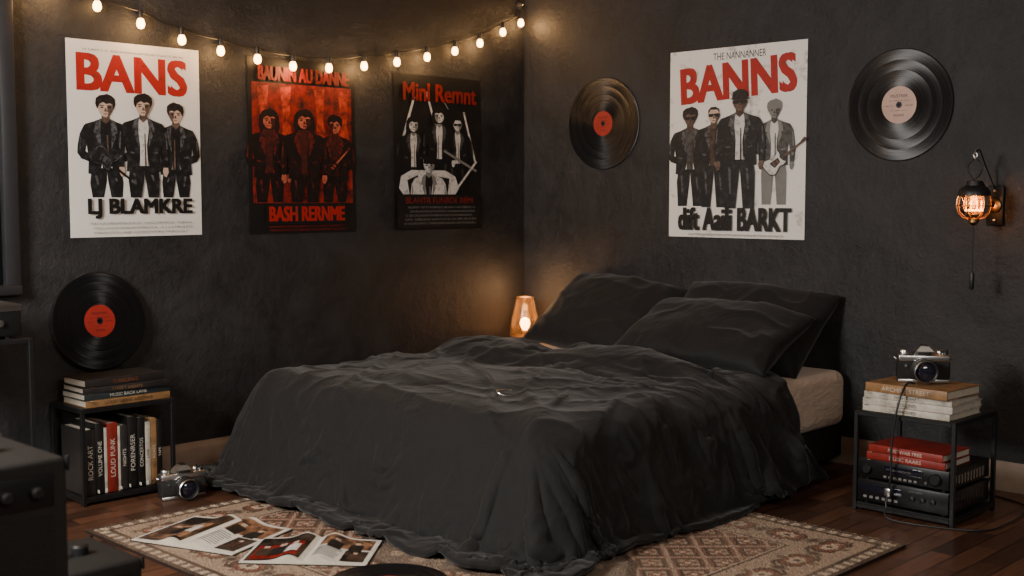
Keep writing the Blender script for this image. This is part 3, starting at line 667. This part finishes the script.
# silver bracelet lying on the duvet
bpy.context.view_layer.update()
def top(x,y):
    ok,loc,nn,ix=duvet.ray_cast(Vector((x,y,2)),Vector((0,0,-1))); return loc.z if ok else .46
SILV=mat('polished_silver',(.9,.89,.87),.3,1,var=.03)
mb=MB(); P=[]
for k in range(40):
    a=math.pi*(.2+1.5*k/40); x=-1.72+.05*math.cos(a); y=-1.56+.03*math.sin(a); P.append((x,y,top(x,y)+.010))
mb.tube(P,.0026,SILV,n=6); mb.build('silver_bracelet')
# ------------------------------------------------------------------ rug with woven pattern
def rug():
    X0,X1,Y0,Y1=-2.93,-1.05,-2.815,-.63; nx,ny=330,384
    xs=np.linspace(X0,X1,nx+1); ys=np.linspace(Y0,Y1,ny+1); XX,YY=np.meshgrid(xs,ys)
    cx,cy=(X0+X1)/2,(Y0+Y1)/2; hx,hy=(X1-X0)/2,(Y1-Y0)/2
    u=XX-cx; v=YY-cy; e=np.minimum(hx-np.abs(u),hy-np.abs(v))
    c=lambda r,g,b: np.array(s2l(r,g,b))
    beige,dark,rust,grey,lt=c(152,132,114),c(50,39,35),c(108,60,48),c(104,91,82),c(180,162,142)
    col=np.zeros(XX.shape+(3,)); col[:]=beige
    def put(m,k): col[m]=k
    s=.17; a=np.mod((u+v)/s,1)-.5; b=np.mod((u-v)/s,1)-.5; field=e>.30
    put(field,rust*.9+grey*.1)
    put(field&((np.abs(a)>.44)|(np.abs(b)>.44)),beige); put(field&(np.maximum(np.abs(a),np.abs(b))<.36),dark)
    put(field&(np.maximum(np.abs(a),np.abs(b))<.26),beige); rr=np.hypot(a,b); th=np.arctan2(b,a)
    put(field&(rr<.20+.05*np.cos(4*th)),rust); put(field&(rr<.09),lt)
    md=np.abs(u)/.5+np.abs(v)/.72+.05*np.cos(12*np.arctan2(v,u))
    put(field&(md<1),dark); put(field&(md<.94),grey); put(field&(md<.8)&(np.sin(u*60)*np.sin(v*60)>.1),beige); put(field&(md<.45),rust); put(field&(md<.38)&(np.sin(u*80)*np.sin(v*80)>0),lt)
    bd=(e>.07)&(e<=.28); put(bd,beige)
    t=np.where(hx-np.abs(u)<hy-np.abs(v),v,u); ee=(e-.175)
    p=np.mod(t/.21,1)-.5; rr=np.hypot(p*.21,ee); th=np.arctan2(ee,p)
    vine=np.abs(ee-.05*np.sin(t*30))<.008; put(bd&vine,dark)
    put(bd&(rr<.062+.014*np.cos(6*th)),dark); put(bd&(rr<.05+.012*np.cos(6*th)),rust); put(bd&(rr<.03+.008*np.cos(6*th)),lt); put(bd&(rr<.012),dark)
    p2=np.mod(t/.21+.5,1)-.5; r2=np.abs(p2*.21)+np.abs(ee)*.8; put(bd&(r2<.032),grey); put(bd&(r2<.018),dark)
    for lo,hi,k in ((.055,.07,dark),(.28,.292,dark),(.292,.30,lt),(.0,.02,dark)): put((e>=lo)&(e<hi),k)
    g=(e>=.02)&(e<.055); put(g,grey); put(g&(np.mod(t/.05,1)<.5),lt)
    rng=np.random.default_rng(3); nz=rng.random(XX.shape)
    wear=np.zeros(XX.shape)
    for f,am in ((3,.5),(9,.3),(23,.2)):
        wear+=am*(np.sin(XX*f+1.3*np.sin(YY*f*1.2))*np.cos(YY*f*.9+1.7*np.sin(XX*f*.8)))
    w=np.clip(.26+.3*wear,0,.6)[...,None]
    col=col*(1-w)+(beige*.92)*w; col*= (.8+.4*nz)[...,None]
    zz=.010+.003*nz
    vsn=np.stack([XX.ravel(),YY.ravel(),zz.ravel()],1)
    me=bpy.data.meshes.new('area_rug'); I=np.arange((nx+1)*(ny+1)).reshape(ny+1,nx+1)
    fs=np.stack([I[:-1,:-1].ravel(),I[:-1,1:].ravel(),I[1:,1:].ravel(),I[1:,:-1].ravel()],1).tolist()
    vl=vsn.tolist(); o=len(vl)
    cor=[(X0,Y0),(X1,Y0),(X1,Y1),(X0,Y1)]
    vl+=[(x,y,.0005) for x,y in cor]+[(x,y,.011) for x,y in cor]
    fs+=[[o+k,o+(k+1)%4,o+4+(k+1)%4,o+4+k] for k in range(4)]
    me.from_pydata(vl,[],fs)
    at=me.color_attributes.new('weave','FLOAT_COLOR','POINT'); cc=np.ones((len(vl),4)); cc[:o,:3]=col.reshape(-1,3); cc[o:,:3]=dark; at.data.foreach_set('color',cc.ravel())
    m=bpy.data.materials.new('woven_rug'); m.use_nodes=True; nt=m.node_tree; b=nt.nodes['Principled BSDF']
    an=nt.nodes.new('ShaderNodeAttribute'); an.attribute_name='weave'; nt.links.new(an.outputs['Color'],b.inputs['Base Color']); b.inputs['Roughness'].default_value=.95; b.inputs['Specular IOR Level'].default_value=.1
    me.materials.append(m); ob=bpy.data.objects.new('area_rug',me); bpy.context.collection.objects.link(ob)
rug()
# ------------------------------------------------------------------ open magazines
PP=mat('glossy_page',s2l(222,216,206),.35); PHK=papermat('photo_dark',s2l(18,16,16),s2l(110,90,76),16,(.45,.75),.3); PHB=papermat('photo_brown',s2l(60,42,34),s2l(190,140,104),22,(.4,.7),.3); PHR=papermat('photo_red',s2l(150,34,24),s2l(40,12,10),24,(.45,.6),.3)
def magazine(M,w,h,seed):
    rnd=random.Random(seed); mb=MB(); n=14
    def zf(x):
        t=abs(x)/w; return .004+.020*math.exp(-((t-.22)/.2)**2)*(1-math.exp(-t*14))+.006*(1-t)
    def strip(x0,x1,y0,y1,dz,mt):
        vs=[];fs=[]
        for i in range(n+1):
            x=x0+(x1-x0)*i/n
            vs+=[(x,y0,zf(x)+dz),(x,y1,zf(x)+dz)]
        for i in range(n): fs.append((2*i,2*i+2,2*i+3,2*i+1))
        mb.add(vs,fs,mt,M)
    for s in (-1,1):
        a,b=sorted((0,s*w))
        strip(a,b,-h/2,h/2,0,PP)
        for yy in (-h/2,h/2):
            vs=[];fs=[]
            for i in range(n+1):
                x=a+(b-a)*i/n; vs+=[(x,yy,0.001),(x,yy,zf(x))]
            for i in range(n): fs.append((2*i,2*i+2,2*i+3,2*i+1))
            mb.add(vs,fs,PAGE,M)
        mb.add([(s*w,-h/2,.001),(s*w,h/2,.001),(s*w,h/2,zf(w)),(s*w,-h/2,zf(w))],[(0,1,2,3)],PAGE,M)
    mb.box((-w-.004,-h/2-.004,0),(w+.004,h/2+.004,.0015),CB,M)
    def figure(cx,cy,k,m1,m2):
        strip(cx-.022*k,cx+.022*k,cy-.07*k,cy+.0*k,.0022,m1); strip(cx-.009*k,cx+.009*k,cy+.004*k,cy+.03*k,.0024,m2)
        strip(cx-.011*k,cx+.011*k,cy+.026*k,cy+.036*k,.0027,PHK)
    strip(-w*.95,-w*.08,-h*.45,h*.45,.0008,PHK)
    strip(-w*.9,-w*.14,-h*.4,h*.15,.0014,PHB if seed%2 else PHR); figure(-w*.5,h*.05,1.3,J,SK); figure(-w*.75,h*.0,1.1,BR,SK); figure(-w*.28,h*.0,1.1,SHW,SK)
    strip(w*.1,w*.92,h*.04,h*.44,.0008,PHB); figure(w*.35,h*.2,1.,J,SK); figure(w*.68,h*.2,1.,J,SK)
    strip(w*.55,w*.92,-h*.42,-h*.02,.0008,PHK); figure(w*.73,-h*.16,.8,BR,SK)
    for i in range(9): strip(w*.1,w*(.42+.08*rnd.random()),-h*(.06+i*.04),-h*(.045+i*.04),.0008,INKG)
    return mb.build('open_magazine',50)
magazine(Tr(-2.65,-1.02,.0135)@Rz(-70),.215,.34,1)
magazine(Tr(-2.525,-1.435,.0135)@Rz(-50),.21,.28,2)
record(Tr(-2.56,-1.87,.0175),.19,LR,.3)
# ------------------------------------------------------------------ foreground amplifier, practice amp, stand
AMPM=mat('amp_tolex',(.006,.006,.006),.65,bump=.5,bscale=400)
def amp(name,lo,hi):
    mb=MB(); x0,y0,z0=lo;x1,y1,z1=hi
    mb.box((x0,y0,.015),(x1,y1,z1),AMPM,None,.012,3)
    for x in (x0+.04,x1-.04):
        for y in (y0+.04,y1-.04): mb.lathe([(.015,0),(.018,.018)],BLK,Tr(x,y,0),12)
    mb.box((x0+.03,y0-.004,.05),(x1-.03,y0+.004,z1-.12),mat('speaker_grille',(.012,.011,.011),.9,bump=.8,bscale=250),None,.003)
    mb.box((x0+.03,y0-.003,z1-.1),(x1-.03,y0+.003,z1-.03),BLKM,None,.002)
    for i in range(6): mb.lathe([(.013,0),(.013,.014),(.009,.018),(.001,.018)],BLK,Tr(x0+.07+i*(x1-x0-.14)/5,y0-.003,z1-.065)@Rx(90),18)
    for i in range(3): mb.lathe([(.022,z1),(.022,z1+.02),(.016,z1+.026),(.001,z1+.026)],BLK,Tr(x0+.1+i*(x1-x0-.2)/2,(y0+y1)/2,0),24)
    hb=catmull([(x0+.12,(y0+y1)/2+.08,z1),(x0+.15,(y0+y1)/2+.08,z1+.03),(x1-.15,(y0+y1)/2+.08,z1+.03),(x1-.12,(y0+y1)/2+.08,z1)])
    mb.tube(hb,.009,LEATH)
    for x in (x0,x1):
        for y in (y0,y1): mb.box((x-.004,y-.004,z1-.03),(x+.004,y+.004,z1+.003),BLKM,None,.003)
    return mb.build(name)
amp('guitar_amplifier',(-4.2,-2.25,0),(-3.745,-1.92,.655))
amp('practice_amplifier',(-3.72,-1.9,0),(-3.39,-1.62,.285))
cube_table('equipment_stand',(-3.5,-.5),(-3.04,-.1,.70))
mb=MB(); mb.box((-3.48,-.48,.712),(-3.07,-.14,.81),BLK,None,.006); mb.box((-3.48,-.485,.80),(-3.07,-.14,.825),CHROME,None,.004)
mb.lathe([(.13,.826),(.13,.836),(.12,.838),(.001,.838)],BLK,Tr(-3.3,-.3,0),40); mb.tube([(-3.12,-.2,.83),(-3.12,-.2,.86),(-3.14,-.32,.855),(-3.22,-.36,.845)],.006,CHROME)
for x in (-3.45,-3.11):
    for y in (-.45,-.17): mb.lathe([(.016,.702),(.016,.713)],BLK,Tr(x,y,0),12)
for i in range(4): mb.lathe([(.012,0),(.012,.012),(.001,.013)],CHROME,Tr(-3.42+i*.09,-.48,.76)@Rx(90),16)
mb.build('record_player')
# ------------------------------------------------------------------ lights
def area(n,loc,tgt,sx,sy,e,col):
    l=bpy.data.lights.new(n,'AREA'); l.shape='RECTANGLE'; l.size=sx;l.size_y=sy;l.energy=e;l.color=col
    o=bpy.data.objects.new(n,l); o.location=loc; o.rotation_euler=(Vector(tgt)-Vector(loc)).to_track_quat('-Z','Y').to_euler(); bpy.context.collection.objects.link(o)
area('window_daylight',(-5.3,-1.7,1.9),(-1,-1.2,.6),.9,.9,150,(1,.955,.905))
area('room_fill',(-3.6,-4.9,2.2),(-.6,-1.0,.9),1.4,1.0,62,(1,.93,.86))
w=bpy.data.worlds.new('w'); bpy.context.scene.world=w; w.use_nodes=True; w.node_tree.nodes['Background'].inputs[0].default_value=(1,.94,.88,1); w.node_tree.nodes['Background'].inputs[1].default_value=.055
# ------------------------------------------------------------------ camera
F=1196.0; th=R(44.33); pt=math.atan(91/1196)
fwd=Vector((math.cos(th)*math.cos(pt),math.sin(th)*math.cos(pt),-math.sin(pt)))
cd=bpy.data.cameras.new('camera'); c=bpy.data.objects.new('camera',cd); bpy.context.collection.objects.link(c)
cd.sensor_width=36; cd.lens=F/1024*36; c.location=(-4.869,-4.660,1.2); c.rotation_euler=(-fwd).to_track_quat('Z','Y').to_euler()
cd.dof.use_dof=True; cd.dof.focus_distance=5.2; cd.dof.aperture_fstop=3.5
bpy.context.scene.camera=c
print('TOTAL',time.time()-T0)
